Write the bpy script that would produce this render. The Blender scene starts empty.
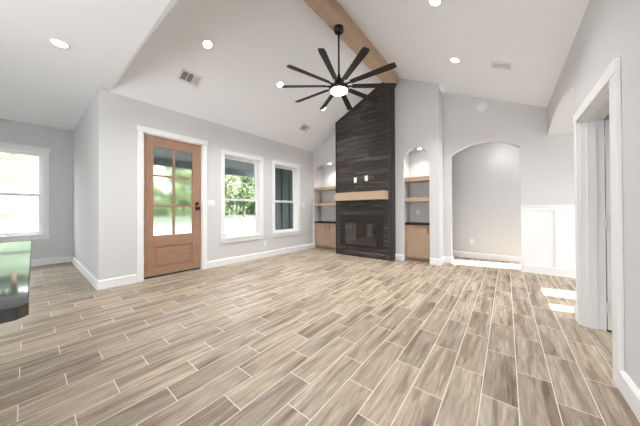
import bpy, bmesh, math, random
from mathutils import Vector, Matrix
C = bpy.context.scene.collection
S = 0.83                      # working unit -> metres
PI = math.pi

# ------------------------------------------------------------------ camera
def make_camera():
    y, p, r = 0.6732, -0.0075, -0.0036
    cy, sy, cp, sp, cr, sr = math.cos(y), math.sin(y), math.cos(p), math.sin(p), math.cos(r), math.sin(r)
    B = Matrix(((1,0,0),(0,0,-1),(0,1,0)))
    Rz = Matrix(((cy,sy,0),(-sy,cy,0),(0,0,1)))
    Rx = Matrix(((1,0,0),(0,cp,-sp),(0,sp,cp)))
    R2 = Matrix(((cr,-sr,0),(sr,cr,0),(0,0,1)))
    R = R2 @ Rx @ B @ Rz
    cam = bpy.data.cameras.new('camera'); o = bpy.data.objects.new('camera', cam); C.objects.link(o)
    M = Matrix((R[0], -R[1], -R[2])).transposed()
    o.matrix_world = Matrix.Translation((0,0,1.4*S)) @ M.to_4x4()
    cam.sensor_width = 36; cam.lens = 36*233.7/640
    cam.shift_x = -0.0003; cam.shift_y = -4.3/640
    cam.clip_start = 0.02; cam.clip_end = 400
    bpy.context.scene.camera = o
make_camera()

# ------------------------------------------------------------------ world, sun, exposure
sc = bpy.context.scene
sc.view_settings.view_transform = 'Standard'; sc.view_settings.look = 'None'
sc.view_settings.gamma = 1; sc.view_settings.use_curve_mapping = False
sc.view_settings.exposure = 1.1
w = bpy.data.worlds.new('sky'); sc.world = w; w.use_nodes = True
bg = w.node_tree.nodes['Background']
bg.inputs['Color'].default_value = (0.94, 0.965, 1.0, 1); bg.inputs['Strength'].default_value = 3.9
sun = bpy.data.lights.new('sun', 'SUN'); sun.energy = 11.0; sun.angle = math.radians(0.6); sun.color = (1, 0.96, 0.9)
so = bpy.data.objects.new('sun', sun); C.objects.link(so)
so.rotation_euler = Vector((-1, -0.27, -0.97)).to_track_quat('-Z', 'Y').to_euler()
so.location = (12, 6, 14)

# ------------------------------------------------------------------ helpers
def P(x, y, z): return Vector((x*S, y*S, z*S))
class MB:
    """collects shapes in world coordinates (working units) and links them as one mesh"""
    def __init__(s): s.bm = bmesh.new()
    def merge(s, b, M=None):
        if M is not None: bmesh.ops.transform(b, matrix=M, verts=b.verts)
        me = bpy.data.meshes.new('tmp'); b.to_mesh(me); b.free(); s.bm.from_mesh(me); bpy.data.meshes.remove(me); return s
    def box(s, x0, x1, y0, y1, z0, z1, bev=0, M=None):
        b = bmesh.new()
        bmesh.ops.create_cube(b, size=1)
        for v in b.verts:
            v.co = P((x0+x1)/2+v.co.x*(x1-x0), (y0+y1)/2+v.co.y*(y1-y0), (z0+z1)/2+v.co.z*(z1-z0))
        if bev: bmesh.ops.bevel(b, geom=list(b.edges), offset=bev*S, segments=2, affect='EDGES', profile=0.6)
        return s.merge(b, M)
    def prism(s, pts, axis, a, c, bev=0):
        """pts: polygon in the plane across axis; axis 'y': pts=(x,z), 'x': pts=(y,z), 'z': pts=(x,y)"""
        f = {'y': lambda p, t: P(p[0], t, p[1]), 'x': lambda p, t: P(t, p[0], p[1]), 'z': lambda p, t: P(p[0], p[1], t)}[axis]
        b = bmesh.new()
        A = [b.verts.new(f(p, a)) for p in pts]; D = [b.verts.new(f(p, c)) for p in pts]
        n = len(pts)
        b.faces.new(A); b.faces.new(D[::-1])
        for i in range(n): b.faces.new((A[(i+1) % n], A[i], D[i], D[(i+1) % n]))
        bmesh.ops.recalc_face_normals(b, faces=list(b.faces))
        if bev: bmesh.ops.bevel(b, geom=list(b.edges), offset=bev*S, segments=2, affect='EDGES', profile=0.6)
        return s.merge(b)
    def cyl(s, p0, p1, r0, r1=None, n=20, caps=True):
        r1 = r0 if r1 is None else r1
        a, c = P(*p0), P(*p1); d = c-a
        b = bmesh.new()
        bmesh.ops.create_cone(b, cap_ends=caps, segments=n, radius1=r0*S, radius2=r1*S, depth=d.length)
        M = Matrix.Translation((a+c)/2) @ d.to_track_quat('Z', 'Y').to_matrix().to_4x4()
        return s.merge(b, M)
    def lathe(s, prof, origin, axis=(0,0,1), n=32):
        """prof: list of (r, h) along axis"""
        b = bmesh.new(); rings = []
        for r, h in prof:
            rings.append([b.verts.new((r*S*math.cos(2*PI*k/n), r*S*math.sin(2*PI*k/n), h*S)) for k in range(n)])
        for i in range(len(rings)-1):
            for k in range(n):
                b.faces.new((rings[i][k], rings[i][(k+1) % n], rings[i+1][(k+1) % n], rings[i+1][k]))
        b.faces.new(rings[0][::-1]); b.faces.new(rings[-1])
        bmesh.ops.remove_doubles(b, verts=b.verts, dist=1e-6)
        bmesh.ops.recalc_face_normals(b, faces=list(b.faces))
        for f in b.faces: f.smooth = len(f.verts) == 4
        M = Matrix.Translation(P(*origin)) @ Vector(axis).to_track_quat('Z', 'Y').to_matrix().to_4x4()
        return s.merge(b, M)
    def build(s, name, mat, parent=None, label=None, cat=None, group=None, kind=None, smooth=False):
        me = bpy.data.meshes.new(name)
        if parent is not None:
            root = parent
            while root.parent: root = root.parent
            org = root.location.copy()
        else:
            xs = [v.co for v in s.bm.verts]
            org = Vector(((min(v.x for v in xs)+max(v.x for v in xs))/2, (min(v.y for v in xs)+max(v.y for v in xs))/2, min(v.z for v in xs)))
            if kind in ('structure', 'stuff'): org = Vector((0,0,0))
        bmesh.ops.translate(s.bm, verts=s.bm.verts, vec=-org)
        if smooth:
            for f in s.bm.faces: f.smooth = True
        s.bm.to_mesh(me); s.bm.free()
        me.materials.append(mat)
        o = bpy.data.objects.new(name, me); C.objects.link(o)
        if parent is not None: o.parent = parent
        else: o.location = org
        tag(o, label, cat, group, kind)
        return o
def tag(o, label=None, cat=None, group=None, kind=None):
    if label: o['label'] = label
    if cat: o['category'] = cat
    if group: o['group'] = group
    if kind: o['kind'] = kind
def thing(name, loc, label=None, cat=None, group=None, kind=None):
    o = bpy.data.objects.new(name, None); C.objects.link(o); o.location = P(*loc); o.empty_display_size = 0.1
    tag(o, label, cat, group, kind); return o
def dup(root, loc, label=None, rotz=None, scale=None):
    def cp(o, par):
        c = o.copy(); C.objects.link(c); c.parent = par
        for ch in list(o.children): cp(ch, c)
        return c
    r = cp(root, None); r.location = P(*loc)
    if label: r['label'] = label
    if rotz is not None: r.rotation_euler.z = rotz
    if scale is not None: r.scale = (scale,)*3
    return r

# ------------------------------------------------------------------ materials
def mat(name, col, rough=0.5, spec=0.5, metal=0.0, emit=0.0, noise=0.0, nscale=20.0, stretch=(1,1,1), col2=None, bump=0.0, **kw):
    m = bpy.data.materials.new(name); m.use_nodes = True; nt = m.node_tree; b = nt.nodes['Principled BSDF']
    b.inputs['Base Color'].default_value = (*col, 1); b.inputs['Roughness'].default_value = rough
    b.inputs['Specular IOR Level'].default_value = spec; b.inputs['Metallic'].default_value = metal
    if emit: b.inputs['Emission Color'].default_value = (*col, 1); b.inputs['Emission Strength'].default_value = emit
    for k, v in kw.items(): b.inputs[k].default_value = v
    if col2 is not None or bump:
        tc = nt.nodes.new('ShaderNodeTexCoord'); mp = nt.nodes.new('ShaderNodeMapping'); mp.inputs['Scale'].default_value = stretch
        nz = nt.nodes.new('ShaderNodeTexNoise'); nz.inputs['Scale'].default_value = nscale; nz.inputs['Detail'].default_value = 6
        nz.inputs['Roughness'].default_value = 0.6
        nt.links.new(tc.outputs['Object'], mp.inputs['Vector']); nt.links.new(mp.outputs['Vector'], nz.inputs['Vector'])
        if col2 is not None:
            r = nt.nodes.new('ShaderNodeValToRGB'); r.color_ramp.elements[0].position = 0.32; r.color_ramp.elements[1].position = 0.68
            r.color_ramp.elements[0].color = (*col2, 1); r.color_ramp.elements[1].color = (*col, 1)
            nt.links.new(nz.outputs['Fac'], r.inputs['Fac']); nt.links.new(r.outputs['Color'], b.inputs['Base Color'])
        if bump:
            bp = nt.nodes.new('ShaderNodeBump'); bp.inputs['Strength'].default_value = bump; bp.inputs['Distance'].default_value = 0.002
            nt.links.new(nz.outputs['Fac'], bp.inputs['Height']); nt.links.new(bp.outputs['Normal'], b.inputs['Normal'])
    return m
wall_m  = mat('wall_paint', (0.665,0.668,0.67), 0.75, 0.2, bump=0.15, nscale=160)
ceil_m  = mat('ceiling_paint', (0.875,0.89,0.91), 0.85, 0.15, bump=0.15, nscale=120)
trim_m  = mat('white_trim_paint', (0.86,0.86,0.865), 0.4, 0.4)
door_m  = mat('door_wood', (0.41,0.245,0.165), 0.5, 0.3, nscale=9, stretch=(6,6,0.7), col2=(0.32,0.18,0.115), bump=0.1)
doorh_m = mat('door_rail_wood', (0.41,0.245,0.165), 0.5, 0.3, nscale=9, stretch=(6,0.7,6), col2=(0.32,0.18,0.115), bump=0.1)
oak_m   = mat('light_oak', (0.55,0.41,0.30), 0.5, 0.3, nscale=7, stretch=(1,8,8), col2=(0.47,0.33,0.225), bump=0.1)
beam_m  = mat('beam_oak', (0.60,0.45,0.33), 0.55, 0.25, nscale=6, stretch=(9,0.8,9), col2=(0.45,0.32,0.22), bump=0.15)
cab_m   = mat('cabinet_maple', (0.46,0.325,0.235), 0.5, 0.3, nscale=7, stretch=(7,7,0.9), col2=(0.39,0.27,0.19))
blk_m   = mat('black_metal', (0.012,0.012,0.013), 0.38, 0.5)
blade_m = mat('fan_blade_black', (0.012,0.011,0.011), 0.45, 0.4, nscale=10, col2=(0.02,0.018,0.017))
gran_m  = mat('black_granite', (0.010,0.010,0.011), 0.05, 0.5, nscale=160, col2=(0.02,0.02,0.022), IOR=1.8)
ctop_m  = mat('black_honed_stone', (0.012,0.012,0.013), 0.55, 0.3)
plate_m = mat('white_plastic', (0.85,0.85,0.84), 0.35, 0.5)
slot_m  = mat('dark_slot', (0.05,0.05,0.05), 0.6)
vent_m  = mat('vent_white', (0.75,0.75,0.75), 0.5)
ventd_m = mat('vent_duct_dark', (0.05,0.05,0.052), 0.8)
lamp_m  = mat('lamp_lens', (1.0,0.97,0.93), 0.4, emit=14)
fanl_m  = mat('fan_lamp_lens', (1.0,0.95,0.88), 0.4, emit=9)
brz_m   = mat('dark_bronze', (0.03,0.022,0.018), 0.35, 0.6, metal=0.6)
steel_m = mat('satin_nickel', (0.6,0.6,0.6), 0.35, metal=0.9)
fire_m  = mat('firebox_iron', (0.02,0.02,0.021), 0.6)
sdark_m = mat('slate_siding', (0.115,0.145,0.15), 0.7, nscale=5, col2=(0.095,0.12,0.125))
batt_m  = mat('slate_batten', (0.10,0.125,0.13), 0.7)
porch_m = mat('porch_paint', (0.17,0.21,0.21), 0.7)
conc_m  = mat('concrete', (0.20,0.20,0.195), 0.85, 0.2, nscale=0.5, col2=(0.12,0.12,0.115))
grass_m = mat('grass', (0.115,0.145,0.11), 0.9, 0.1, nscale=0.35, col2=(0.065,0.095,0.06))
leaf_m  = mat('leaf', (0.17,0.23,0.11), 0.6, 0.3, nscale=0.9, col2=(0.09,0.14,0.06))
leaf2_m = mat('leaf_light', (0.24,0.30,0.16), 0.6, 0.3, nscale=0.9, col2=(0.14,0.20,0.09))
bark_m  = mat('bark', (0.16,0.12,0.09), 0.9, nscale=8, stretch=(5,5,0.6), col2=(0.08,0.06,0.045), bump=0.6)
ext_m   = mat('exterior_siding', (0.6,0.6,0.58), 0.8)
def glass_mat(name, rough=0.0, tint=(1,1,1), mixfac=0.0):
    m = bpy.data.materials.new(name); m.use_nodes = True; nt = m.node_tree; nt.nodes.clear()
    out = nt.nodes.new('ShaderNodeOutputMaterial'); mix = nt.nodes.new('ShaderNodeMixShader')
    g = nt.nodes.new('ShaderNodeBsdfGlossy'); g.inputs['Roughness'].default_value = rough
    fr = nt.nodes.new('ShaderNodeFresnel'); fr.inputs['IOR'].default_value = 1.5
    if rough > 0.02:
        t = nt.nodes.new('ShaderNodeBsdfRefraction'); t.inputs['Roughness'].default_value = rough; t.inputs['IOR'].default_value = 1.02
    else:
        t = nt.nodes.new('ShaderNodeBsdfTransparent')
    t.inputs['Color'].default_value = (*tint, 1)
    ge = nt.nodes.new('ShaderNodeNewGeometry'); mu = nt.nodes.new('ShaderNodeMath'); mu.operation = 'MULTIPLY'
    iv = nt.nodes.new('ShaderNodeMath'); iv.operation = 'SUBTRACT'; iv.inputs[0].default_value = 1.0; nt.links.new(ge.outputs['Backfacing'], iv.inputs[1])
    nt.links.new(fr.outputs[0], mu.inputs[0]); nt.links.new(iv.outputs[0], mu.inputs[1])
    nt.links.new(mu.outputs[0], mix.inputs[0]); nt.links.new(t.outputs[0], mix.inputs[1]); nt.links.new(g.outputs[0], mix.inputs[2])
    nt.links.new(mix.outputs[0], out.inputs['Surface']); return m
glass_m = glass_mat('window_glass')
frost_m = glass_mat('door_glass', 0.5, (0.97,0.98,0.97))
fglass_m = mat('smoked_fireplace_glass', (0.015,0.015,0.015), 0.03, 0.8, IOR=1.65, **{'Alpha': 1.0})

def floor_material():
    m = bpy.data.materials.new('wood_look_tile'); m.use_nodes = True; nt = m.node_tree; b = nt.nodes['Principled BSDF']
    N = nt.nodes.new; L = nt.links.new
    def M(op, a, c=None, d=None):
        n = N('ShaderNodeMath'); n.operation = op
        for i, v in enumerate((a, c, d)):
            if v is None: continue
            if isinstance(v, (int, float)): n.inputs[i].default_value = v
            else: L(v, n.inputs[i])
        return n.outputs[0]
    tc = N('ShaderNodeTexCoord'); sp = N('ShaderNodeSeparateXYZ'); L(tc.outputs['Object'], sp.inputs[0])
    X, Y = sp.outputs[0], sp.outputs[1]
    u = M('DIVIDE', M('SUBTRACT', X, 0.047), 0.181); i = M('FLOOR', u); fu = M('FRACT', u)
    v = M('DIVIDE', M('ADD', M('SUBTRACT', Y, 2.198), M('MULTIPLY', i, 0.2025)), 0.6075); j = M('FLOOR', v); fv = M('FRACT', v)
    def edge(f, size, wd):   # 1 inside grout
        a = M('MULTIPLY', M('MINIMUM', f, M('SUBTRACT', 1.0, f)), size)
        return M('LESS_THAN', a, wd)
    gr = M('MAXIMUM', edge(fu, 0.181, 0.0021), edge(fv, 0.6075, 0.0021))
    cb = N('ShaderNodeCombineXYZ'); L(i, cb.inputs[0]); L(j, cb.inputs[1])
    wn = N('ShaderNodeTexWhiteNoise'); wn.noise_dimensions = '3D'; L(cb.outputs[0], wn.inputs['Vector'])
    sc_ = N('ShaderNodeVectorMath'); sc_.operation = 'SCALE'; L(wn.outputs['Color'], sc_.inputs[0]); sc_.inputs['Scale'].default_value = 40
    mp = N('ShaderNodeMapping'); mp.inputs['Scale'].default_value = (1, 0.085, 1); L(tc.outputs['Object'], mp.inputs['Vector'])
    ad = N('ShaderNodeVectorMath'); ad.operation = 'ADD'; L(mp.outputs[0], ad.inputs[0]); L(sc_.outputs[0], ad.inputs[1])
    n1 = N('ShaderNodeTexNoise'); n1.inputs['Scale'].default_value = 16; n1.inputs['Detail'].default_value = 4; n1.inputs['Distortion'].default_value = 0.35; L(ad.outputs[0], n1.inputs['Vector'])
    n2 = N('ShaderNodeTexNoise'); n2.inputs['Scale'].default_value = 60; n2.inputs['Detail'].default_value = 5; L(ad.outputs[0], n2.inputs['Vector'])
    # growth rings: contour lines of the large noise
    ring = M('PINGPONG', M('MULTIPLY', n1.outputs['Fac'], 7.0), 0.5)
    r1 = N('ShaderNodeValToRGB'); L(n1.outputs['Fac'], r1.inputs['Fac'])
    e = r1.color_ramp.elements
    e[0].position = 0.30; e[0].color = (0.25,0.175,0.115,1); e[1].position = 0.62; e[1].color = (0.61,0.505,0.385,1)
    k = e.new(0.45); k.color = (0.47,0.37,0.27,1)
    k = e.new(0.75); k.color = (0.67,0.58,0.465,1)
    fine = M('MULTIPLY_ADD', M('SUBTRACT', n2.outputs['Fac'], 0.5), 1.0, 1.0)
    rg = M('MULTIPLY_ADD', M('SUBTRACT', ring, 0.25), 0.55, 1.0)
    tone = M('MULTIPLY_ADD', wn.outputs['Value'], 0.22, 0.58)
    f = M('MULTIPLY', M('MULTIPLY', fine, rg), tone)
    vm = N('ShaderNodeVectorMath'); vm.operation = 'SCALE'; L(r1.outputs['Color'], vm.inputs[0]); L(f, vm.inputs['Scale'])
    mx = N('ShaderNodeMix'); mx.data_type = 'RGBA'; L(gr, mx.inputs['Factor']); L(vm.outputs[0], mx.inputs['A']); mx.inputs['B'].default_value = (0.84,0.80,0.73,1)
    L(mx.outputs['Result'], b.inputs['Base Color'])
    b.inputs['Specular IOR Level'].default_value = 0.45
    L(M('MULTIPLY_ADD', gr, 0.4, 0.44), b.inputs['Roughness'])
    bp = N('ShaderNodeBump'); bp.inputs['Strength'].default_value = 0.3; bp.inputs['Distance'].default_value = 0.002; L(M('SUBTRACT', 1.0, gr), bp.inputs['Height']); L(bp.outputs[0], b.inputs['Normal'])
    return m
def plank_material():
    m = bpy.data.materials.new('charcoal_planks'); m.use_nodes = True; nt = m.node_tree; b = nt.nodes['Principled BSDF']
    N = nt.nodes.new; L = nt.links.new
    tc = N('ShaderNodeTexCoord'); ge = N('ShaderNodeNewGeometry')
    sc_ = N('ShaderNodeMath'); sc_.operation = 'MULTIPLY'; L(ge.outputs['Random Per Island'], sc_.inputs[0]); sc_.inputs[1].default_value = 50
    mp = N('ShaderNodeMapping'); mp.inputs['Scale'].default_value = (0.7, 1, 14); L(tc.outputs['Object'], mp.inputs[0])
    ad = N('ShaderNodeVectorMath'); ad.operation = 'ADD'; L(mp.outputs[0], ad.inputs[0]); L(sc_.outputs[0], ad.inputs[1])
    nz = N('ShaderNodeTexNoise'); nz.inputs['Scale'].default_value = 3.2; nz.inputs['Detail'].default_value = 7; nz.inputs['Roughness'].default_value = 0.65; L(ad.outputs[0], nz.inputs['Vector'])
    r = N('ShaderNodeValToRGB'); e = r.color_ramp.elements
    e[0].position = 0.35; e[0].color = (0.010,0.0095,0.0095,1); e[1].position = 0.72; e[1].color = (0.15,0.115,0.092,1)
    k = e.new(0.52); k.color = (0.028,0.024,0.022,1)
    L(nz.outputs['Fac'], r.inputs[0])
    t = N('ShaderNodeMath'); t.operation = 'MULTIPLY_ADD'; L(ge.outputs['Random Per Island'], t.inputs[0]); t.inputs[1].default_value = 0.9; t.inputs[2].default_value = 0.6
    vm = N('ShaderNodeVectorMath'); vm.operation = 'SCALE'; L(r.outputs[0], vm.inputs[0]); L(t.outputs[0], vm.inputs['Scale'])
    L(vm.outputs[0], b.inputs['Base Color']); b.inputs['Roughness'].default_value = 0.42; b.inputs['Specular IOR Level'].default_value = 0.5
    bp = N('ShaderNodeBump'); bp.inputs['Strength'].default_value = 0.5; bp.inputs['Distance'].default_value = 0.003; L(nz.outputs['Fac'], bp.inputs['Height']); L(bp.outputs[0], b.inputs['Normal'])
    return m
floor_m = floor_material(); plank_m = plank_material()

# ------------------------------------------------------------------ geometry constants (working units)
LX, RX = -5.70, 0.70          # left and right wall faces
EZ, RDX, RDZ = 3.60, -2.45, 5.15   # eave height, ridge
def roof(x): return EZ+(RDZ-EZ)*((x-LX)/(RDX-LX) if x < RDX else (RX-x)/(RX-RDX))
KY = 0.94                     # where the flat ceiling ends
BACK = -3.2
def st(mb, name, m, parent=None): return mb.build(name, m, parent, kind=None if parent else 'structure')

# floor
fl = MB(); fl.box(LX-0.2, 3.2, BACK, 9.0, -0.15, 0); fl.box(-9.5, LX-0.2, BACK, 1.0, -0.15, 0)
st(fl, 'floor', floor_m)

# ceilings
kc = MB(); kc.box(-9.75, RX+0.2, BACK, KY, 3.63, 3.8)
st(kc, 'ceiling_flat', ceil_m)
hd = MB(); hd.prism([(LX+1.0, KY), (RX, KY), (RX, KY+0.12), (LX+1.0, KY+0.004)], 'z', 3.63, 3.66)
st(hd, 'trim_header', wall_m)
gw = MB(); gw.prism([(LX-0.2, 3.64), (RX+0.2, 3.64), (RX, EZ+0.12), (RDX, RDZ+0.1), (LX, EZ+0.12)], 'y', KY, KY+0.03)
st(gw, 'wall_gable', ceil_m)
vc = MB()
vc.prism([(LX-0.25, EZ-0.118), (RDX, RDZ), (RDX, RDZ+0.15), (LX-0.25, EZ+0.03)], 'y', KY, 7.35)
vc.prism([(RX+0.22, EZ-0.11), (RDX, RDZ), (RDX, RDZ+0.15), (RX+0.22, EZ+0.05)], 'y', KY, 7.35)
st(vc, 'ceiling_vaulted', ceil_m)

# left wall with door and two windows
DY0, DY1, DZ = 1.445, 2.62, 2.985
W = [(3.17, 4.29), (4.85, 5.88)]; WZ0, WZ1 = 0.70, 2.87
LO = LX-0.2
lw = MB()
def lbox(y0, y1, z0, z1): lw.box(LO, LX, y0, y1, z0, z1)
lbox(0.8, DY0, 0, 3.62); lbox(DY0, DY1, DZ, 3.62); lbox(DY1, W[0][0], 0, 3.62)
for (a, c) in W: lbox(a, c, 0, WZ0); lbox(a, c, WZ1, 3.62)
lbox(W[0][1], W[1][0], 0, 3.62); lbox(W[1][1], 7.35, 0, 3.62)
st(lw, 'wall_left', wall_m)
# dining nook walls
dn = MB(); dn.box(-9.5, LO, 0.8, 1.0, 0, 3.64); st(dn, 'wall_dining_side', wall_m)
DW = (-1.45, 0.26, 0.80, 2.93)   # dining window opening
dl = MB()
dl.box(-9.7, -9.5, DW[1], 1.0, 0, 3.64); dl.box(-9.7, -9.5, BACK, DW[0], 0, 3.64)
dl.box(-9.7, -9.5, DW[0], DW[1], 0, DW[2]); dl.box(-9.7, -9.5, DW[0], DW[1], DW[3], 3.64)
st(dl, 'wall_dining_window', wall_m)

# back wall behind the camera, with a wide unseen opening added to let daylight in
e = MB(); e.box(-9.7, -3.9, BACK-0.15, BACK, 0, 3.64); e.box(-0.4, RX+0.2, BACK-0.15, BACK, 0, 3.64); e.box(-3.9, -0.4, BACK-0.15, BACK, 2.75, 3.64)
st(e, 'wall_back', wall_m)
# chimney zone walls
def arch(x0, x1, zs, rise, n=24, kind='para'):
    pts = []
    for k in range(n+1):
        t = -math.cos(PI*k/n) if kind != 'para' else -1+2*k/n
        x = (x0+x1)/2+(x1-x0)/2*t
        pts.append((x, zs+rise*(1-t*t if kind == 'para' else math.sqrt(max(0, 1-t*t)))))
    return pts
def arch_wall(mb, X0, X1, x0, x1, zs, rise, top, axis, a, c, kind='para'):
    """wall from X0..X1 with an arched opening x0..x1; top(x) gives the height"""
    pl = lambda p0, p1: [(p0, 0), (p1, 0), (p1, top(p1)), (p0, top(p0))]
    if x0 > X0+1e-4: mb.prism(pl(X0, x0), axis, a, c)
    if X1 > x1+1e-4: mb.prism(pl(x1, X1), axis, a, c)
    A = arch(x0, x1, zs, rise, kind=kind)
    for k in range(len(A)-1):
        mb.prism([A[k], A[k+1], (A[k+1][0], top(A[k+1][0])), (A[k][0], top(A[k][0]))], axis, a, c)
    return mb
FX0, FX1, FY = -4.33, -2.47, 6.25
NL = (-5.63, -4.40); NR = (-2.22, -1.56)
rt = lambda x: roof(x)+0.02
e = MB(); arch_wall(e, LX, FX0+0.02, NL[0], NL[1], 2.80, 0.30, rt, 'y', 6.70, 6.82, 'ell')
e.box(LX, FX0, 7.15, 7.25, 0, 3.6); e.box(NL[0]-0.06, NL[0], 6.82, 7.15, 0, 3.2); e.box(NL[1], NL[1]+0.07, 6.82, 7.15, 0, 3.2)
e.box(NL[0]-0.06, NL[1]+0.07, 6.82, 7.15, 3.10, 3.2)
st(e, 'wall_end_left', wall_m)
e = MB(); arch_wall(e, FX1-0.05, -1.33, NR[0], NR[1], 2.78, 0.30, rt, 'y', 6.50, 6.62, 'ell')
e.box(NR[0]-0.13, -1.33, 7.0, 7.12, 0, 3.6); e.box(NR[0]-0.1, NR[0], 6.62, 7.0, 0, 3.2); e.box(NR[1], -1.33, 6.62, 7.0, 0, 4.55)
e.box(NR[0]-0.1, NR[1], 6.62, 7.0, 3.08, 3.2)
st(e, 'wall_end_middle', wall_m)
# hall wall with wide arch
HX = (-1.15, 0.25)
e = MB(); arch_wall(e, -1.45, RX+0.19, HX[0], HX[1], 2.84, 0.25, lambda x: (roof(x) if x < RX else EZ-0.09)+0.02, 'y', 7.0, 7.15)
e.box(RX+0.19, 3.2, 7.0, 7.15, 0, 2.99)
st(e, 'wall_end_right', wall_m)
# hall behind
e = MB(); e.box(-3.0, 0.6, 8.1, 8.2, 0, 3.3); st(e, 'wall_hall_back', wall_m)
e = MB(); e.box(-3.1, -3.0, 7.15, 8.2, 0, 3.3); st(e, 'wall_hall_left', wall_m)
e = MB(); e.box(0.5, 0.6, 8.2, 8.9, 0, 3.3); e.box(0.5, 2.0, 8.8, 8.9, 0, 3.3)
e.box(1.9, 2.0, 7.15, 7.66, 0, 3.3); e.box(1.9, 2.0, 8.40, 8.9, 0, 3.3); e.box(1.9, 2.0, 7.66, 8.40, 3.05, 3.3)
st(e, 'wall_hall_right', wall_m)
e = MB(); e.box(-3.1, 2.0, 7.15, 8.9, 3.3, 3.4); st(e, 'ceiling_hall', ceil_m)
# right wall : arch to foyer, doorway, plain
AY = (4.38, 7.0); OY = (3.0, 4.18); OZ = 2.47
e = MB()
rb = lambda y0, y1, z0, z1: e.box(RX, RX+0.19, y0, y1, z0, z1)
arch_wall(e, 4.38, 7.0, AY[0], AY[1], 2.99, 0.19, lambda y: 3.62, 'x', RX, RX+0.19)
rb(OY[1], AY[0], 0, 3.62); rb(OY[0], OY[1], OZ, 3.62); rb(BACK, OY[0], 0, 3.62)
st(e, 'wall_right', wall_m)
# foyer (beyond the arch)
FWX = 3.0
e = MB()
e.box(FWX, FWX+0.15, 4.3, 5.25, 0, 3.3); e.box(FWX, FWX+0.15, 5.57, 5.94, 0, 3.3); e.box(FWX, FWX+0.15, 6.47, 7.8, 0, 3.3)
e.box(FWX, FWX+0.15, 5.25, 5.57, 2.60, 3.3); e.box(FWX, FWX+0.15, 5.94, 6.47, 2.60, 3.3)
e.box(FWX, FWX+0.15, 5.25, 5.57, 0, 0.2)
st(e, 'wall_foyer_front', wall_m)
e = MB(); e.box(RX+0.19, FWX, 4.27, 4.37, 0, 3.3); st(e, 'wall_foyer_side', wall_m)
A = arch(4.38, 7.0, 2.99, 0.19, n=40); e = MB()
for k in range(40): e.prism([A[k], A[k+1], (A[k+1][0], 3.3), (A[k][0], 3.3)], 'x', RX+0.19, FWX)
st(e, 'ceiling_foyer', wall_m)
# bedroom beyond the doorway
e = MB(); e.box(3.0, 3.1, 0.5, 4.27, 0, 3.0); e.box(RX+0.19, 3.0, 0.4, 0.5, 0, 3.0); st(e, 'wall_bedroom', wall_m)
e = MB(); e.box(RX+0.19, 3.1, 0.4, 4.27, 3.0, 3.1); st(e, 'ceiling_bedroom', ceil_m)

# ------------------------------------------------------------------ baseboards
BH, BT = 0.165, 0.028
def base_profile(mb, axis, face, sgn, a, c):
    """baseboard along 'y' (face=x plane) or 'x' (face=y plane); sgn = direction it sticks out"""
    q = [(face, 0), (face+sgn*BT, 0), (face+sgn*BT, BH-0.02), (face+sgn*BT*0.45, BH), (face, BH)]
    mb.prism(q if axis == 'y' else q, 'y' if axis == 'y' else 'x', a, c) if axis == 'y' else mb.prism(q, 'x', a, c)
bb = MB()
base_profile(bb, 'y', LX, 1, 0.8, 1.365); base_profile(bb, 'y', LX, 1, 2.70, 6.70)
st(bb, 'baseboard_left', trim_m)
bb = MB(); base_profile(bb, 'x', 0.8, -1, -9.5, LX+BT); base_profile(bb, 'y', -9.5, 1, BACK, 0.8); st(bb, 'baseboard_dining', trim_m)
bb = MB(); base_profile(bb, 'x', 6.5, -1, FX1, NR[0]+0.0); base_profile(bb, 'x', 6.5, -1, NR[1], -1.33+BT)
base_profile(bb, 'y', -1.33, 1, 6.5, 7.0-BT); base_profile(bb, 'x', 7.0, -1, -1.33, HX[0]+BT); base_profile(bb, 'y', HX[0], 1, 7.0, 7.15)
base_profile(bb, 'x', 6.7, -1, LX+BT, NL[0]); 
st(bb, 'baseboard_end', trim_m)
bb = MB(); base_profile(bb, 'x', 8.1, -1, -3.0, 0.5); st(bb, 'baseboard_hall', trim_m)
bb = MB(); base_profile(bb, 'y', RX, -1, BACK, 2.86); base_profile(bb, 'y', RX, -1, 4.28, AY[0]+BT); base_profile(bb, 'x', AY[0], 1, RX-BT, RX+0.19)
st(bb, 'baseboard_right', trim_m)

# ------------------------------------------------------------------ wainscot (trim_1)
wt = thing('trim_1', (0.25, 7.0, 0), kind='structure', label='white panelled wainscot on the end wall right of the wide arch')
b = MB(); b.box(HX[1]+0.0, FWX, 6.985, 7.0, 0, 1.42); b.build('backing_panel', trim_m, wt)
b = MB(); b.box(HX[1], FWX, 6.95, 6.985, 0, 0.17); b.build('bottom_rail', trim_m, wt)
b = MB(); b.box(HX[1], FWX, 6.962, 6.985, 1.385, 1.47, 0.004); b.build('top_rail', trim_m, wt)
b = MB(); b.box(HX[1]-0.005, FWX, 6.94, 7.0, 1.47, 1.50, 0.006); b.build('cap', trim_m, wt)
for x in (HX[1], 0.80, 1.36, 1.92, 2.48):
    b = MB(); b.box(x, x+0.07, 6.962, 6.985, 0.17, 1.385); b.build('stile', trim_m, wt)

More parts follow.
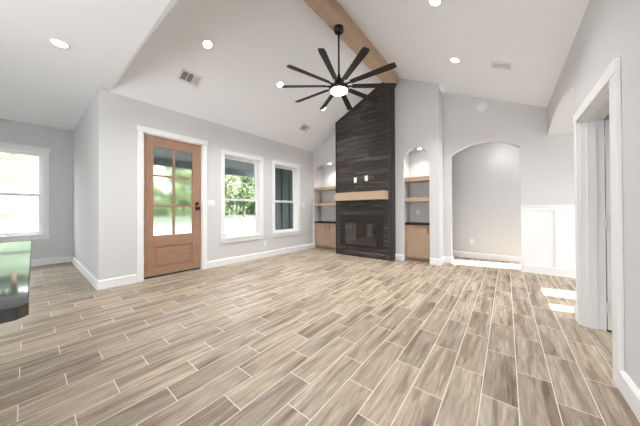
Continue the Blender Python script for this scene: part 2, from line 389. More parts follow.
# ------------------------------------------------------------------ windows
def casing(y0, y1, z0, z1, X, root, sgn=1, wd=0.105, sill=True):
    """flat casing around an opening on a wall plane x=X, sticking out sgn"""
    t = 0.03*sgn
    lo, hi = sorted((X, X+t))
    b = MB(); b.box(lo, hi, y0-wd, y0, z0, z1, 0.004); b.build('side_casing', trim_m, root)
    b = MB(); b.box(lo, hi, y1, y1+wd, z0, z1, 0.004); b.build('side_casing', trim_m, root)
    b = MB(); b.box(*sorted((X, X+t*1.2)), y0-wd-0.01, y1+wd+0.01, z1, z1+wd+0.01, 0.004); b.build('head_casing', trim_m, root)
    if sill:
        b = MB(); b.box(*sorted((X, X+t*1.9)), y0-wd-0.03, y1+wd+0.03, z1+wd+0.01, z1+wd+0.035, 0.004); b.build('head_cap', trim_m, root)
        b = MB(); b.box(*sorted((X-0.02*sgn, X+t*1.7)), y0-wd-0.02, y1+wd+0.02, z0-0.03, z0, 0.004)
        b.box(*sorted((X, X+t)), y0-wd-0.01, y1+wd+0.01, z0-0.13, z0-0.03, 0.004); b.build('sill', trim_m, root)
def window(name, y0, y1, z0, z1, X, zr, label, depth=0.20):
    r = thing(name, (X, (y0+y1)/2, z0), kind='structure', label=label)
    casing(y0, y1, z0, z1, X, r)
    b = MB(); j = 0.02
    b.box(X-depth, X, y0, y0+j, z0, z1); b.box(X-depth, X, y1-j, y1, z0, z1); b.box(X-depth, X, y0, y1, z1-j, z1); b.box(X-depth, X, y0, y1, z0, z0+j)
    b.build('jamb_liner', trim_m, r)
    f = 0.05
    for nm, a, c, xc in (('upper_sash', zr-0.03, z1-j, X-0.155), ('lower_sash', z0+j, zr+0.03, X-0.115)):
        b = MB(); b.box(xc-0.018, xc+0.018, y0+j, y0+j+f, a, c, 0.003); b.box(xc-0.018, xc+0.018, y1-j-f, y1-j, a, c, 0.003)
        b.box(xc-0.018, xc+0.018, y0+j+f, y1-j-f, a, a+f, 0.003); b.box(xc-0.018, xc+0.018, y0+j+f, y1-j-f, c-f, c, 0.003)
        s_ = b.build(nm, trim_m, r)
        b = MB(); b.box(xc-0.004, xc+0.004, y0+j+f-0.01, y1-j-f+0.01, a+f-0.01, c-f+0.01); b.build('pane', glass_m, s_)
    b = MB(); ym = (y0+y1)/2; b.box(X-0.10, X-0.07, ym-0.04, ym+0.04, zr+0.03, zr+0.045, 0.003); b.build('sash_lock', trim_m, r)
    return r
window('window_1', *W[0], WZ0, WZ1, LX, 1.70, 'white framed sash window nearest the front door, trees and driveway outside')
window('window_2', *W[1], WZ0, WZ1, LX, 1.70, 'white framed sash window nearest the fireplace, dark board siding outside')
window('window_3', DW[0], DW[1], DW[2], DW[3], -9.5, 1.83, 'wide white framed sash window in the dining nook at the left edge')

# ------------------------------------------------------------------ front door (door_1)
d1 = thing('door_1', (LX, (DY0+DY1)/2, 0), kind='structure', label='stained wood front door with six glass panes')
casing(DY0, DY1, 0, DZ, LX, d1, sill=False, wd=0.10)
b = MB(); b.box(LO, LX, DY0, DY0+0.02, 0, DZ); b.box(LO, LX, DY1-0.02, DY1, 0, DZ); b.box(LO, LX, DY0, DY1, DZ-0.02, DZ); b.build('jamb', trim_m, d1)
b = MB(); b.box(LO-0.05, LX+0.0, DY0+0.02, DY1-0.02, 0.0, 0.022, 0.003); b.build('threshold', steel_m, d1)
sx0, sx1 = LX-0.075, LX-0.02
sy0, sy1 = DY0+0.025, DY1-0.025
gy0, gy1, gz0, gz1 = 1.632, 2.40, 0.885, 2.755
pz0, pz1 = 0.20, 0.66
slab = MB(); slab.box(sx0, sx1, sy0, gy0, 0.055, DZ-0.028, 0.004); slab.box(sx0, sx1, gy1, sy1, 0.055, DZ-0.028, 0.004)
slab = slab.build('door_stiles', door_m, d1)
b = MB(); b.box(sx0, sx1, gy0, gy1, gz1, DZ-0.028, 0.003); b.box(sx0, sx1, gy0, gy1, pz1, gz0, 0.003); b.box(sx0, sx1, gy0, gy1, 0.055, pz0, 0.003)
b.build('door_rails', doorh_m, d1)
b = MB(); b.box(sx0+0.015, sx1-0.02, gy0, gy1, pz0, pz1); b.box(sx0+0.01, sx1-0.008, gy0+0.05, gy1-0.05, pz0+0.05, pz1-0.05, 0.008)
b.build('lower_panel', doorh_m, d1)
mun = MB(); ym = (gy0+gy1)/2; mun.box(sx0+0.005, sx1-0.002, ym-0.021, ym+0.021, gz0, gz1, 0.004)
zs_ = [gz0, 1.505, 2.145, gz1]
for z in zs_[1:3]: mun.box(sx0+0.005, sx1-0.002, gy0, ym-0.02, z-0.019, z+0.019, 0.004); mun.box(sx0+0.005, sx1-0.002, ym+0.02, gy1, z-0.019, z+0.019, 0.004)
mun.build('muntins', door_m, d1)
for (a, c) in ((gy0, ym-0.02), (ym+0.02, gy1)):
    for k in range(3):
        b = MB(); b.box((sx0+sx1)/2-0.005, (sx0+sx1)/2+0.005, a, c, zs_[k], zs_[k+1]); b.build('glass_pane', frost_m, d1)
b = MB(); b.box(sx0, sx1+0.002, sy0+0.01, sy1-0.01, 0.024, 0.054); b.build('bottom_sweep', blk_m, d1)
hy = 2.50
b = MB(); b.lathe([(0.045,0),(0.045,0.012),(0.02,0.02),(0.02,0.05),(0.038,0.06),(0.045,0.085),(0.035,0.105),(0.0,0.11)], (sx1, hy, 1.46), (1,0,0), 24); b.build('door_knob', brz_m, d1)
b = MB(); b.lathe([(0.042,0),(0.042,0.015),(0.03,0.024),(0.0,0.026)], (sx1, hy, 1.57), (1,0,0), 24); b.box(sx1+0.02, sx1+0.05, hy-0.006, hy+0.006, 1.55, 1.59, 0.002); b.build('deadbolt', brz_m, d1)
for z in (0.35, 1.10, 1.90, 2.68):
    b = MB(); b.cyl((LX-0.012, sy0-0.006, z), (LX-0.012, sy0-0.006, z+0.12), 0.010, n=12); b.build('hinge', steel_m, d1)

# ------------------------------------------------------------------ interior doorway right (door_2)
d2 = thing('door_2', (RX, OY[1], 0), kind='structure', label='white interior door standing open through the doorway on the right')
X = RX
b = MB(); b.box(X-0.03, X, OY[0]-0.14, OY[0], 0, OZ, 0.004); b.build('side_casing', trim_m, d2)
b = MB(); b.box(X-0.03, X, OY[1], OY[1]+0.10, 0, OZ, 0.004); b.build('side_casing', trim_m, d2)
b = MB(); b.box(X-0.034, X, OY[0]-0.142, OY[1]+0.12, OZ, OZ+0.115, 0.004); b.build('head_casing', trim_m, d2)
b = MB(); b.box(X, X+0.19, OY[1]-0.02, OY[1], 0, OZ); b.box(X, X+0.19, OY[0], OY[0]+0.02, 0, OZ); b.box(X, X+0.19, OY[0], OY[1], OZ-0.02, OZ); b.build('jamb', trim_m, d2)
b = MB(); b.box(X+0.05, X+0.125, OY[1]-0.035, OY[1]-0.02, 0, OZ-0.02, 0.002); b.box(X+0.05, X+0.125, OY[0]+0.02, OY[0]+0.035, 0, OZ-0.02, 0.002); b.box(X+0.05, X+0.125, OY[0]+0.035, OY[1]-0.035, OZ-0.035, OZ-0.02, 0.002); b.build('door_stop', trim_m, d2)
# slab opened square into the room, two recessed panels
dx0, dx1, dy0, dy1 = X+0.198, X+0.198+0.95, OY[1]-0.025, OY[1]+0.02
b = MB(); dz0, dz1 = 0.02, 2.43
for (a, c, e0, e1) in ((dx0, dx0+0.13, dz0, dz1), (dx1-0.13, dx1, dz0, dz1)): b.box(a, c, dy0, dy1, e0, e1, 0.002)
for (e0, e1) in ((dz0, 0.28), (1.12, 1.30), (2.28, dz1)): b.box(dx0+0.13, dx1-0.13, dy0, dy1, e0, e1)
b.box(dx0+0.13, dx1-0.13, dy0+0.012, dy1-0.012, 0.28, 1.12); b.box(dx0+0.13, dx1-0.13, dy0+0.012, dy1-0.012, 1.30, 2.28)
b.build('door_slab', trim_m, d2)
for z in (0.22, 1.18, 2.14):
    b = MB(); b.cyl((X+0.194, OY[1]-0.034, z), (X+0.194, OY[1]-0.034, z+0.11), 0.010, n=12); b.box(X+0.14, X+0.185, OY[1]-0.024, OY[1]-0.02, z, z+0.11); b.build('hinge', plate_m, d2)
b = MB(); b.lathe([(0.035,0),(0.035,0.01),(0.014,0.016),(0.014,0.05),(0.034,0.06),(0.036,0.08),(0.0,0.09)], (dx1-0.08, dy0, 1.13), (0,-1,0), 24); b.build('door_knob', steel_m, d2)

# ------------------------------------------------------------------ ridge beam
b = MB(); b.box(-2.57, -2.30, KY+0.03, 6.27, 4.83, 5.12, 0.012)
b.build('ceiling_beam', beam_m, label='long light oak beam running along the ridge of the vaulted ceiling', cat='beam')

# ------------------------------------------------------------------ fireplace
fp = thing('fireplace', ((FX0+FX1)/2, FY, 0), 'tall charcoal plank fireplace reaching the vaulted ceiling, with oak mantel', 'fireplace')
def clip(poly, f):        # keep z <= f(x), f linear
    out = []
    for k in range(len(poly)):
        p, q = poly[k], poly[(k+1) % len(poly)]
        dp, dq = f(p[0])-p[1], f(q[0])-q[1]
        if dp >= 0: out.append(p)
        if dp*dq < 0:
            t = dp/(dp-dq); out.append((p[0]+(q[0]-p[0])*t, p[1]+(q[1]-p[1])*t))
    return out
lin = lambda x: EZ+(RDZ-EZ)*(x-LX)/(RDX-LX)-0.03
TR = FX1-0.09
HXa, HXb, HZa, HZb = -4.17, -2.71, 0.345, 1.275    # metal surround
rnd = random.Random(3)
cl = MB(); z = 0.0; bhs = 0.136
x0, x1 = FX0+0.03, TR
while z < 5.1:
    zt = z+bhs-0.006
    spans = [(x0, x1)]
    zz = [(z, zt)]
    if zt > HZa and z < HZb:
        spans = [(x0, HXa), (HXb, x1)]
    for (a, c) in spans:
        cuts = [a]
        if c-a > 1.5 and rnd.random() < 0.75: cuts.append(a+(c-a)*rnd.uniform(0.2, 0.8))
        cuts.append(c)
        for q in range(len(cuts)-1):
            p = clip([(cuts[q]+0.002, z), (cuts[q+1]-0.002, z), (cuts[q+1]-0.002, zt), (cuts[q]+0.002, zt)], lin)
            if len(p) >= 3: cl.prism(p, 'y', FY+rnd.uniform(-0.006, 0.006), FY+0.05)
    if spans[0] != (x0, x1):
        if z < HZa: cl.prism([(HXa, z), (HXb, z), (HXb, HZa), (HXa, HZa)], 'y', FY, FY+0.05)
        if zt > HZb: cl.prism([(HXa, HZb), (HXb, HZb), (HXb, zt), (HXa, zt)], 'y', FY, FY+0.05)
    z += bhs
cl.build('plank_cladding', plank_m, fp)
# chimney core
b = MB(); b.prism([(FX0+0.01, 0), (HXa, 0), (HXa, HZb), (HXb, HZb), (HXb, 0), (FX1-0.01, 0), (FX1-0.01, lin(FX1)), (FX0+0.01, lin(FX0))], 'y', FY+0.05, FY+0.2)
b.build('chimney_core', blk_m, fp)
b = MB(); b.box(FX0, FX0+0.03, FY-0.012, 6.70, 0, lin(FX0), 0.003); b.build('edge_trim', blk_m, fp)
edge_m = mat('charcoal_edge_board', (0.05,0.047,0.045), 0.5, nscale=5, stretch=(6,6,0.8), col2=(0.025,0.023,0.022))
b = MB(); b.box(TR, FX1-0.005, FY-0.016, FY+0.05, 0, lin(TR)-0.01, 0.003); b.build('edge_board', edge_m, fp)
b = MB(); b.box(FX1-0.012, FX1+0.012, FY-0.018, 6.5, 0, 4.86, 0.003); b.build('side_board', blk_m, fp)
b = MB(); b.prism([(FX0, lin(FX0)-0.02), (TR, lin(TR)-0.02), (TR, lin(TR)+0.02), (FX0, lin(FX0)+0.02)], 'y', FY-0.014, FY+0.1); b.build('top_trim', blk_m, fp)
b = MB(); b.box(-4.205, -2.55, 5.99, FY, 1.70, 1.935, 0.008); b.build('mantel', oak_m, fp)
b = MB()
# metal surround
b.box(HXa, -4.03, FY-0.012, FY+0.04, HZa, HZb, 0.003); b.box(-2.85, HXb, FY-0.012, FY+0.04, HZa, HZb, 0.003)
b.box(-4.03, -2.85, FY-0.012, FY+0.04, 1.14, HZb, 0.003)
b.build('metal_surround', blk_m, fp)
b = MB()
fr = (-4.03, -2.85, 0.32, 1.14)
b.box(fr[0], fr[0]+0.05, FY-0.03, FY+0.03, fr[2], fr[3], 0.004); b.box(fr[1]-0.07, fr[1], FY-0.03, FY+0.03, fr[2], fr[3], 0.004)
b.box(fr[0]+0.05, fr[1]-0.07, FY-0.03, FY+0.03, fr[2], fr[2]+0.05, 0.004); b.box(fr[0]+0.05, fr[1]-0.07, FY-0.03, FY+0.03, fr[3]-0.13, fr[3], 0.004)
gf = b.build('glass_door_frame', blk_m, fp)
b = MB(); b.box(fr[0]+0.04, fr[1]-0.06, FY-0.006, FY+0.004, fr[2]+0.04, fr[3]-0.12); b.build('glass_pane', fglass_m, gf, label='smoked glass mirroring the room')
b = MB(); b.box(-3.55, -3.4, FY-0.034, FY-0.03, fr[3]-0.085, fr[3]-0.05, 0.002); b.build('maker_badge', brz_m, gf)
b = MB(); b.box(HXa, HXb, FY+0.42, FY+0.44, 0.3, 1.3); b.box(HXa, HXa+0.02, FY+0.05, FY+0.42, 0.3, 1.3); b.box(HXb-0.02, HXb, FY+0.05, FY+0.42, 0.3, 1.3); b.box(HXa, HXb, FY+0.05, FY+0.42, 0.3, 0.34); b.box(HXa, HXb, FY+0.05, FY+0.42, 1.26, 1.3)
b.build('firebox', fire_m, fp)

# ------------------------------------------------------------------ niches: cabinets, counters, shelves
def shaker_door(root, x0, x1, z0, z1, yf, name='door'):
    fw = 0.075; b = MB()
    b.box(x0, x0+fw, yf, yf+0.025, z0, z1, 0.002); b.box(x1-fw, x1, yf, yf+0.025, z0, z1, 0.002)
    b.box(x0+fw, x1-fw, yf, yf+0.025, z0, z0+fw, 0.002); b.box(x0+fw, x1-fw, yf, yf+0.025, z1-fw, z1, 0.002)
    b.box(x0+fw-0.002, x1-fw+0.002, yf+0.010, yf+0.022, z0+fw-0.002, z1-fw+0.002)
    return b.build(name, cab_m, root)
def pull(parent, x, z, yf):
    b = MB(); b.cyl((x, yf-0.035, z-0.07), (x, yf-0.035, z+0.07), 0.008, n=10)
    b.cyl((x, yf-0.035, z-0.055), (x, yf, z-0.055), 0.007, n=10); b.cyl((x, yf-0.035, z+0.055), (x, yf, z+0.055), 0.007, n=10)
    b.build('handle', blk_m, parent)
def cabinet(x0, x1, yf, yb, ztop, label, doors, pulls):
    r = thing('base_cabinet', ((x0+x1)/2, (yf+yb)/2, 0), label, 'cabinet', 'base cabinets in the fireplace niches')
    b = MB(); b.box(x0, x1, yf+0.025, yb, 0.10, ztop); b.build('body', cab_m, r)
    b = MB(); b.box(x0, x1, yf+0.10, yb, 0, 0.10); b.build('toe_kick', cab_m, r)
    wd = (x1-x0)/doors
    for k in range(doors):
        dr = shaker_door(r, x0+k*wd+0.006, x0+(k+1)*wd-0.006, 0.115, ztop-0.012, yf)
        pull(dr, x0+k*wd+pulls[k], ztop-0.13, yf)
cabinet(NR[0]+0.004, NR[1]-0.004, 6.60, 6.99, 1.000, 'single-door wooden base cabinet in the niche right of the fireplace', 1, [0.59])
cabinet(NL[0]+0.004, NL[1]-0.004, 6.74, 7.14, 0.945, 'two-door wooden base cabinet in the niche left of the fireplace', 2, [0.535, 0.075])
def slabobj(name, x0, x1, y0, y1, z0, z1, m, label, cat, group, bev=0.004):
    return MB().box(x0, x1, y0, y1, z0, z1, bev).build(name, m, label=label, cat=cat, group=group)
slabobj('niche_countertop', NR[0]+0.002, NR[1]-0.002, 6.56, 6.998, 1.000, 1.05, ctop_m, 'black countertop on the cabinet right of the fireplace', 'countertop', 'niche countertops')
slabobj('niche_countertop', NL[0]+0.002, NL[1]-0.002, 6.70, 7.148, 0.945, 0.99, ctop_m, 'black countertop on the cabinet left of the fireplace', 'countertop', 'niche countertops')
G = 'floating oak shelves in the niches'
slabobj('floating_shelf', NR[0]+0.002, NR[1]-0.002, 6.53, 6.998, 2.185, 2.295, oak_m, 'upper oak shelf in the niche right of the fireplace', 'shelf', G)
slabobj('floating_shelf', NR[0]+0.002, NR[1]-0.002, 6.53, 6.998, 1.63, 1.74, oak_m, 'lower oak shelf in the niche right of the fireplace', 'shelf', G)
slabobj('floating_shelf', NL[0]+0.002, NL[1]-0.002, 6.71, 7.148, 2.145, 2.245, oak_m, 'upper oak shelf in the niche left of the fireplace', 'shelf', G)
slabobj('floating_shelf', NL[0]+0.002, NL[1]-0.002, 6.71, 7.148, 1.565, 1.665, oak_m, 'lower oak shelf in the niche left of the fireplace', 'shelf', G)

# ------------------------------------------------------------------ kitchen island at the left edge
isl = thing('kitchen_island', (-2.5, -0.6, 0), 'kitchen island with a glossy black granite top at the left edge', 'kitchen island')
b = MB(); b.prism([(-3.80, 0.03), (-1.235, 0.005), (-1.205, -0.02), (-1.205, -1.35), (-3.80, -1.35)], 'z', 1.058, 1.10, 0.004)
b.build('granite_top', gran_m, isl)
b = MB(); b.box(-3.7, -1.5, -1.3, -0.55, 0.1, 1.058, 0.004); b.build('body', trim_m, isl)
b = MB(); b.box(-3.65, -1.55, -1.25, -0.60, 0.0, 0.1); b.build('toe_kick', trim_m, isl)

# ------------------------------------------------------------------ ceiling fan
fx, fy = -2.44, 3.635; BZ = 3.73
fan = thing('ceiling_fan', (fx, fy, 3.6), 'large black ten-blade ceiling fan with glowing round light, hung from beam', 'ceiling fan')
b = MB(); b.lathe([(0.0,0),(0.05,0.0),(0.085,0.02),(0.09,0.05),(0.09,0.10)], (fx, fy, 4.73), (0,0,1), 32); b.build('canopy', blk_m, fan)
b = MB(); b.cyl((fx, fy, 3.85), (fx, fy, 4.74), 0.018, n=16); b.build('downrod', blk_m, fan)
b = MB(); b.lathe([(0.17,0.0),(0.185,0.02),(0.185,0.06),(0.14,0.10),(0.10,0.13),(0.085,0.2),(0.035,0.22),(0.03,0.30)], (fx, fy, 3.64), (0,0,1), 40); b.build('motor_housing', blk_m, fan)
b = MB(); b.lathe([(0.0,0.0),(0.08,0.003),(0.135,0.014),(0.158,0.032),(0.162,0.055)], (fx, fy, 3.595), (0,0,1), 40); b.build('light_lens', fanl_m, fan)
for k in range(10):
    a = math.radians(-70+36*k)
    b = MB(); bm2 = bmesh.new()
    n = 14; prev = None
    outl = []
    L0, L1, w0, w1 = 0.25, 1.07, 0.044, 0.060
    for q in range(n+1):
        t = q/n; r_ = L0+(L1-L0)*t; wd = w0+(w1-w0)*t
        if t > 0.96: wd *= math.sqrt(max(0.15, 1-((t-0.96)/0.045)**2*0.5))
        outl.append((r_, wd))
    top = []; bot = []
    for (r_, wd) in outl:
        tw = math.radians(-12)
        row = []
        for sgn in (-1, 1):
            yy = sgn*wd*math.cos(tw); zz = sgn*wd*math.sin(tw)
            row.append((r_, yy, zz))
        top.append([bm2.verts.new(Vector((p[0]*S, p[1]*S, (p[2]+0.006)*S))) for p in row])
        bot.append([bm2.verts.new(Vector((p[0]*S, p[1]*S, (p[2]-0.006)*S))) for p in row])
    for q in range(n):
        bm2.faces.new((top[q][0], top[q+1][0], top[q+1][1], top[q][1]))
        bm2.faces.new((bot[q][0], bot[q][1], bot[q+1][1], bot[q+1][0]))
        bm2.faces.new((top[q][0], bot[q][0], bot[q+1][0], top[q+1][0]))
        bm2.faces.new((top[q][1], top[q+1][1], bot[q+1][1], bot[q][1]))
    bm2.faces.new((top[0][0], top[0][1], bot[0][1], bot[0][0])); bm2.faces.new((top[n][0], bot[n][0], bot[n][1], top[n][1]))
    bmesh.ops.recalc_face_normals(bm2, faces=list(bm2.faces))
    b.merge(bm2, Matrix.Translation(P(fx, fy, BZ)) @ Matrix.Rotation(a, 4, 'Z'))
    bl = b.build('blade', blade_m, fan)
    b = MB(); ca, sa = math.cos(a), math.sin(a)
    b.cyl((fx+0.12*ca, fy+0.12*sa, BZ-0.005), (fx+0.31*ca, fy+0.31*sa, BZ-0.008), 0.017, 0.012, n=10); b.build('blade_arm', blk_m, bl)

# ------------------------------------------------------------------ recessed lights
def light_at(name, loc, power, spot=True, size=0.06, ang=120, col=(1,0.99,0.98), parent=None):
    l = bpy.data.lights.new(name, 'SPOT' if spot else 'POINT'); l.energy = power; l.color = col
    l.shadow_soft_size = size
    if spot: l.spot_size = math.radians(ang); l.spot_blend = 0.9
    o = bpy.data.objects.new(name, l); C.objects.link(o)
    if parent: o.parent = parent; o.location = P(*loc)-parent.location
    else: o.location = P(*loc)
    return o
def downlight(x, y, z, nrm, r, label, power, group='recessed ceiling lights', cat='ceiling light'):
    t = thing('recessed_light', (x, y, z), label, cat, group)
    a = Vector(nrm).normalized()
    b = MB(); b.lathe([(r*0.80,0.0),(r*0.86,0.008),(r*1.0,0.012),(r*1.12,0.004),(r*1.12,0.0)], (x, y, z), a, 36); b.build('trim_ring', plate_m, t)
    b = MB(); b.lathe([(0.0,0.004),(r*0.6,0.006),(r*0.84,0.009),(r*0.84,0.0115),(0.0,0.0125)], (x, y, z), a, 36); b.build('lens', lamp_m, t)
    light_at('lamp', (x+a.x*0.05, y+a.y*0.05, z+a.z*0.05), power, parent=t)
sl = (RDZ-EZ)/(RDX-LX); sr_ = (RDZ-EZ)/(RX-RDX)
nl = (sl, 0, -1); nr = (-sr_, 0, -1)
PW = 84
for y, lab in ((1.98, 'nearest the camera'), (3.68, 'second from the camera, behind the fan blades'), (5.33, 'nearest the fireplace')):
    downlight(-4.12, y, roof(-4.12), nl, 0.078, 'round recessed light on the left ceiling slope, '+lab, PW)
downlight(-0.76, 3.545, roof(-0.76), nr, 0.078, 'round recessed light on right ceiling slope at the top edge', PW)
downlight(-0.76, 5.18, roof(-0.76), nr, 0.078, 'round recessed light on right ceiling slope beside the air vent', PW)
downlight(-4.61, 0.26, 3.63, (0,0,-1), 0.085, 'round recessed light in the flat ceiling over the dining side', 8)
downlight(-2.0, -1.0, 3.63, (0,0,-1), 0.085, 'added unseen fill light in the flat ceiling above the kitchen island', 12)  # lamp added behind the camera to light the kitchen end
downlight(-1.84, 6.66, 3.08, (0,0,-1), 0.055, 'small round light inside the arched niche right of the fireplace', 10)
downlight(-5.02, 6.86, 3.10, (0,0,-1), 0.055, 'small round light inside the arched niche left of the fireplace', 10)
downlight(-0.1, 7.75, 3.30, (0,0,-1), 0.07, 'round recessed light hidden above the hall arch', 4)
downlight(1.9, 2.3, 3.0, (0,0,-1), 0.08, 'added unseen fill light in the bedroom ceiling beyond the open door', 30)  # added out of view to brighten the open door and bedroom
downlight(2.0, 5.69, 3.18, (0,0,-1), 0.08, 'added unseen fill light in the foyer ceiling beyond the right arch', 30)  # added out of view to brighten the soffit seen through the arch

# ------------------------------------------------------------------ ceiling vents
def vent(x, y, onleft, lx, ly, nd, label):
    t = thing('air_vent', (x, y, roof(x)), label, 'air vent', 'ceiling air vents')
    th = math.atan(sl) if onleft else -math.atan(sr_)
    M = Matrix.Translation(P(x, y, roof(x))) @ Matrix.Rotation(-th, 4, 'Y')
    def bx(x0, x1, y0, y1, z0, z1, mbb, rot=None):
        MM = M if rot is None else M @ rot
        mbb.box(x0, x1, y0, y1, z0, z1, 0, MM)
    fwd = 0.03
    b = MB(); bx(-lx/2, lx/2, -ly/2, -ly/2+fwd, -0.014, 0.0, b); bx(-lx/2, lx/2, ly/2-fwd, ly/2, -0.014, 0.0, b); bx(-lx/2, -lx/2+fwd, -ly/2+fwd, ly/2-fwd, -0.014, 0, b); bx(lx/2-fwd, lx/2, -ly/2+fwd, ly/2-fwd, -0.014, 0, b)
    b.build('frame', vent_m, t)
    b = MB(); bx(-lx/2+fwd, lx/2-fwd, -ly/2+fwd, ly/2-fwd, -0.004, -0.001, b); b.build('backing', ventd_m, t)
    b = MB()
    nsl = 5; 
    along_y = ly >= lx
    secs = 3 if nd else 1
    Lx, Ly = lx-2*fwd, ly-2*fwd
    for k in range(secs):
        if along_y:
            a0 = -Ly/2+Ly*k/secs; a1 = a0+Ly/secs
            for q in range(nsl+1):
                xx = -Lx/2+Lx*(q+0.5)/(nsl+1)
                ww = 0.0035 if k < 2 and nd else 0.012
                bx(xx-ww, xx+ww, a0+0.006, a1-0.006, -0.012, -0.006, b)
            if k: bx(-Lx/2, Lx/2, a0-0.005, a0+0.005, -0.014, -0.004, b)
        else:
            for q in range(4):
                yy = -Ly/2+Ly*(q+0.5)/4
                bx(-Lx/2, Lx/2, yy-0.012, yy+0.012, -0.012, -0.006, b)
    b.build('louvres', vent_m, t)
vent(-4.83, 1.98, True, 0.26, 0.36, True, 'ceiling air vent on the left slope above the front door')
vent(-4.90, 5.40, True, 0.26, 0.36, True, 'ceiling air vent on the left slope near the fireplace')
vent(-0.06, 5.25, False, 0.30, 0.24, False, 'pale ceiling air vent on the right slope')

# ------------------------------------------------------------------ wall plates and detector
def plate(x, y, z, face, label, kind='outlet', horiz=1, w_=0.045, h_=0.07):
    """face: unit normal along x or y"""
    nm = {'outlet': 'wall_outlet', 'switch': 'light_switch', 'blank': 'cable_plate'}[kind]
    t = thing(nm, (x, y, z), label, {'outlet': 'outlet', 'switch': 'light switch', 'blank': 'wall plate'}[kind])
    w_ *= horiz
    def bx(u0, u1, z0, z1, d0, d1, name, m, bev=0.002):
        b = MB()
        if face[0]: s_ = face[0]; b.box(*sorted((x+s_*d0, x+s_*d1)), y+u0, y+u1, z+z0, z+z1, bev)
        else: s_ = face[1]; b.box(x+u0, x+u1, *sorted((y+s_*d0, y+s_*d1)), z+z0, z+z1, bev)
        b.build(name, m, t)
    bx(-w_, w_, -h_, h_, 0, 0.008, 'cover_plate', plate_m)
    if kind == 'outlet':
        for zc in (-0.03, 0.03): bx(-0.018, 0.018, zc-0.018, zc+0.018, 0.008, 0.011, 'socket', plate_m)
        for zc in (-0.03, 0.03):
            for uc in (-0.008, 0.008): bx(uc-0.0015, uc+0.0015, zc-0.006, zc+0.006, 0.011, 0.0115, 'slot', slot_m, 0)
    elif kind == 'switch':
        n = int(horiz)
        for k in range(n):
            uc = (k-(n-1)/2)*0.06
            bx(uc-0.018, uc+0.018, -0.038, 0.038, 0.008, 0.013, 'rocker', plate_m)
    else:
        bx(-0.02, 0.02, -0.035, 0.035, 0.008, 0.010, 'insert', plate_m)
plate(LX, 2.83, 1.60, (1,0), 'white light switch between the front door and the first window', 'switch', 2, 0.045)
plate(LX, 4.47, 0.42, (1,0), 'white outlet low on the left wall between the two windows')
plate(LX, 6.18, 1.60, (1,0), 'white switch plate right of the second window near the left niche', 'switch')
plate(-7.3, 0.8, 0.52, (0,-1), 'white outlet low on the dining nook side wall')
plate(-0.80, 8.1, 0.48, (0,-1), 'white outlet low on the back wall of the hall beyond the arch')
plate(-1.99, 7.0, 1.33, (0,-1), 'white outlet above the black counter in the right niche')
plate(-3.60, FY-0.006, 2.32, (0,-1), 'white outlet plate on the dark planks above the mantel, left one', 'outlet', 1, 0.05, 0.08)
plate(-3.23, FY-0.006, 2.345, (0,-1), 'white cable plate on the dark planks above the mantel, right one', 'blank', 1, 0.05, 0.08)
b = thing('smoke_detector', (-0.466, 7.0, 3.93), 'round white detector high on the end wall above the arch', 'smoke detector')
MB().lathe([(0.125,0),(0.125,0.02),(0.115,0.035),(0.08,0.045),(0.0,0.05)], (-0.466, 7.0, 3.93), (0,-1,0), 36).build('housing', plate_m, b)
MB().lathe([(0.05,0.0),(0.05,0.056),(0.04,0.06),(0.0,0.06)], (-0.466, 7.0, 3.93), (0,-1,0), 28).build('sensor_cap', plate_m, b)

# ------------------------------------------------------------------ outside
g = MB(); g.box(-26, -5.9, -16, 30, -0.30, -0.12); st(g, 'driveway', conc_m)
g = MB(); g.box(-9.4, -5.9, 1.0, 7.4, -0.12, -0.03); st(g, 'porch_floor', conc_m)
g = MB(); g.box(-160, -26, -90, 130, -0.30, -0.10); st(g, 'lawn', grass_m)
g = MB(); g.box(-26, -9.9, -16, 0.9, -0.2, -0.09); st(g, 'side_lawn', grass_m)
g = MB(); g.box(-9.5, -5.9, 1.0, 7.4, 3.18, 3.25); g.box(-9.4, -9.15, 1.0, 7.4, 2.95, 3.18); g.box(-9.4,-9.15, 7.0,7.3,-0.03,2.95)
st(g, 'porch_roof', porch_m)
g = MB(); g.prism([(-22, -0.2), (-75, -0.2), (-75, 14.0), (-60, 13.0), (-40, 5.5), (-28, 1.2)], 'y', -60, 5.0); st(g, 'lawn_bank', grass_m)
pw = thing('porch_wall', (-7.2, 6.6, 0), 'dark slate board and batten wall of the porch seen through the second window', 'wall', kind='structure')
MB().box(-8.3, -5.92, 6.6, 6.75, -0.03, 3.18).build('siding', sdark_m, pw)
for k in range(6):
    x = -8.28+0.45*k
    MB().box(x, x+0.07, 6.565, 6.6, -0.03, 3.18, 0.004).build('batten', batt_m, pw)
rt_ = random.Random(11)
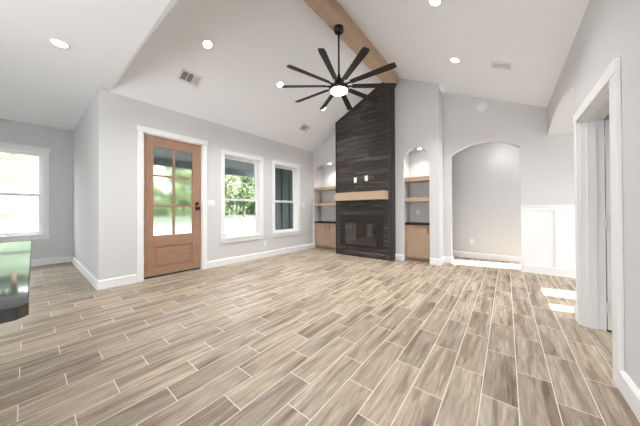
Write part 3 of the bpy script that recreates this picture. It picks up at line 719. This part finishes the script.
def make_tree(seed, m, hgt, rad, nleaf, label):
    hgt *= 1.35; rad *= 1.35; nleaf = int(nleaf*1.5)
    r = random.Random(seed)
    t = thing('garden_tree', (-60, 0, -0.12), label, 'tree')
    b = MB(); base = (-60, 0, -0.12)
    b.cyl(base, (-60, 0, hgt*0.55), 0.28, 0.18, n=12)
    for k in range(6):
        a = r.uniform(0, 2*PI); b.cyl((-60, 0, hgt*(0.3+0.04*k)), (-60+math.cos(a)*rad*0.6, math.sin(a)*rad*0.6, hgt*(0.55+0.05*k)), 0.12, 0.04, n=8)
    b.build('trunk', bark_m, t)
    bm2 = bmesh.new()
    blobs = [(r.gauss(0, rad*0.45), r.gauss(0, rad*0.45), hgt*0.62+r.uniform(-1, 1)*hgt*0.28, rad*r.uniform(0.3, 0.55)) for _ in range(14)]
    for k in range(nleaf):
        bx_, by_, bz_, br_ = r.choice(blobs)
        d = Vector((r.gauss(0,1), r.gauss(0,1), r.gauss(0,1))).normalized()*br_*r.uniform(0.6, 1.0)
        c = Vector((-60+bx_+d.x, by_+d.y, max(1.0, bz_+d.z)))*S
        q = Vector((r.gauss(0,1), r.gauss(0,1), r.gauss(0,1))).normalized(); s1 = q.orthogonal().normalized(); s2 = q.cross(s1)
        ln, wd = 0.30*S*r.uniform(.7, 1.3), 0.14*S
        vs = [bm2.verts.new(c+s1*ln), bm2.verts.new(c+s2*wd+q*0.03), bm2.verts.new(c-s1*ln), bm2.verts.new(c-s2*wd+q*0.03)]
        bm2.faces.new(vs)
    b = MB(); b.merge(bm2); b.build('crown', m, t)
    return t
T = [make_tree(1, leaf_m, 9, 3.6, 5200, 'x'), make_tree(2, leaf2_m, 7, 3.2, 4500, 'x'), make_tree(5, leaf_m, 11, 4.2, 6000, 'x')]
spots = [(-47, 31, 0), (-34, 18.5, 1), (-52, 46, 2), (-52, 12, 2), (-66, 38, 1), (-62, 24, 0), (-36, 8, 1), (-66, 56, 2),
         (-48, -1.0, 0), (-52, -12, 2), (-38, -10, 1), (-66, -2, 2)]
names = ['broad green tree across the driveway behind the first window', 'light green tree at the driveway edge seen in first window left half',
 'tall green tree far right behind the first window', 'tall tree seen blurred through the front door panes', 'light green tree near the right of the first window view',
 'green tree in the second row behind the first window', 'light green tree seen through the left door panes', 'tall tree at the far end of the lawn',
 'green tree outside the dining nook window', 'tall green tree right in the dining nook window', 'light green tree at the left of the dining nook window', 'tall tree in the back row outside the dining nook']
usedp = set()
for (x, y, k), nm in zip(spots, names):
    zg = -0.12 if y > 5 else 5.5+(abs(x)-40)*0.375-0.2
    if k not in usedp:
        T[k].location = P(x, y, zg); T[k]['label'] = nm; usedp.add(k); 
    else: dup(T[k], (x, y, zg), nm, rotz=rt_.uniform(0, 6), scale=rt_.uniform(0.85, 1.1))
for o in T: o['group'] = 'garden trees'
for o in bpy.data.objects:
    if o.name.startswith('garden_tree'): o['group'] = 'garden trees'

# hedge rows closing the garden
def hedge(x, y0, y1, h, n, label, seed):
    r = random.Random(seed); bm2 = bmesh.new()
    for k in range(n):
        c = Vector((x+r.gauss(0, 0.7), r.uniform(y0, y1), 0)); hh = h*(0.85+0.15*math.sin(c.y*0.9)); c.z = r.uniform(0.0, hh)
        c *= S; q = Vector((r.gauss(0,1), r.gauss(0,1), r.gauss(0,1))).normalized(); s1 = q.orthogonal().normalized(); s2 = q.cross(s1)
        bm2.faces.new([bm2.verts.new(c+s1*0.42), bm2.verts.new(c+s2*0.2), bm2.verts.new(c-s1*0.42), bm2.verts.new(c-s2*0.2)])
    b = MB(); b.merge(bm2)
    for k in range(int((y1-y0)/4)): b.cyl((x, y0+2+4*k, -0.12), (x, y0+2+4*k, h*0.6), 0.12, 0.05, n=8)
    b.build('hedge', leaf_m, label=label, cat='hedge')
hedge(-76, 10, 75, 8.0, 16000, 'long tall hedge closing the far side of the lawn beyond the trees', 4)
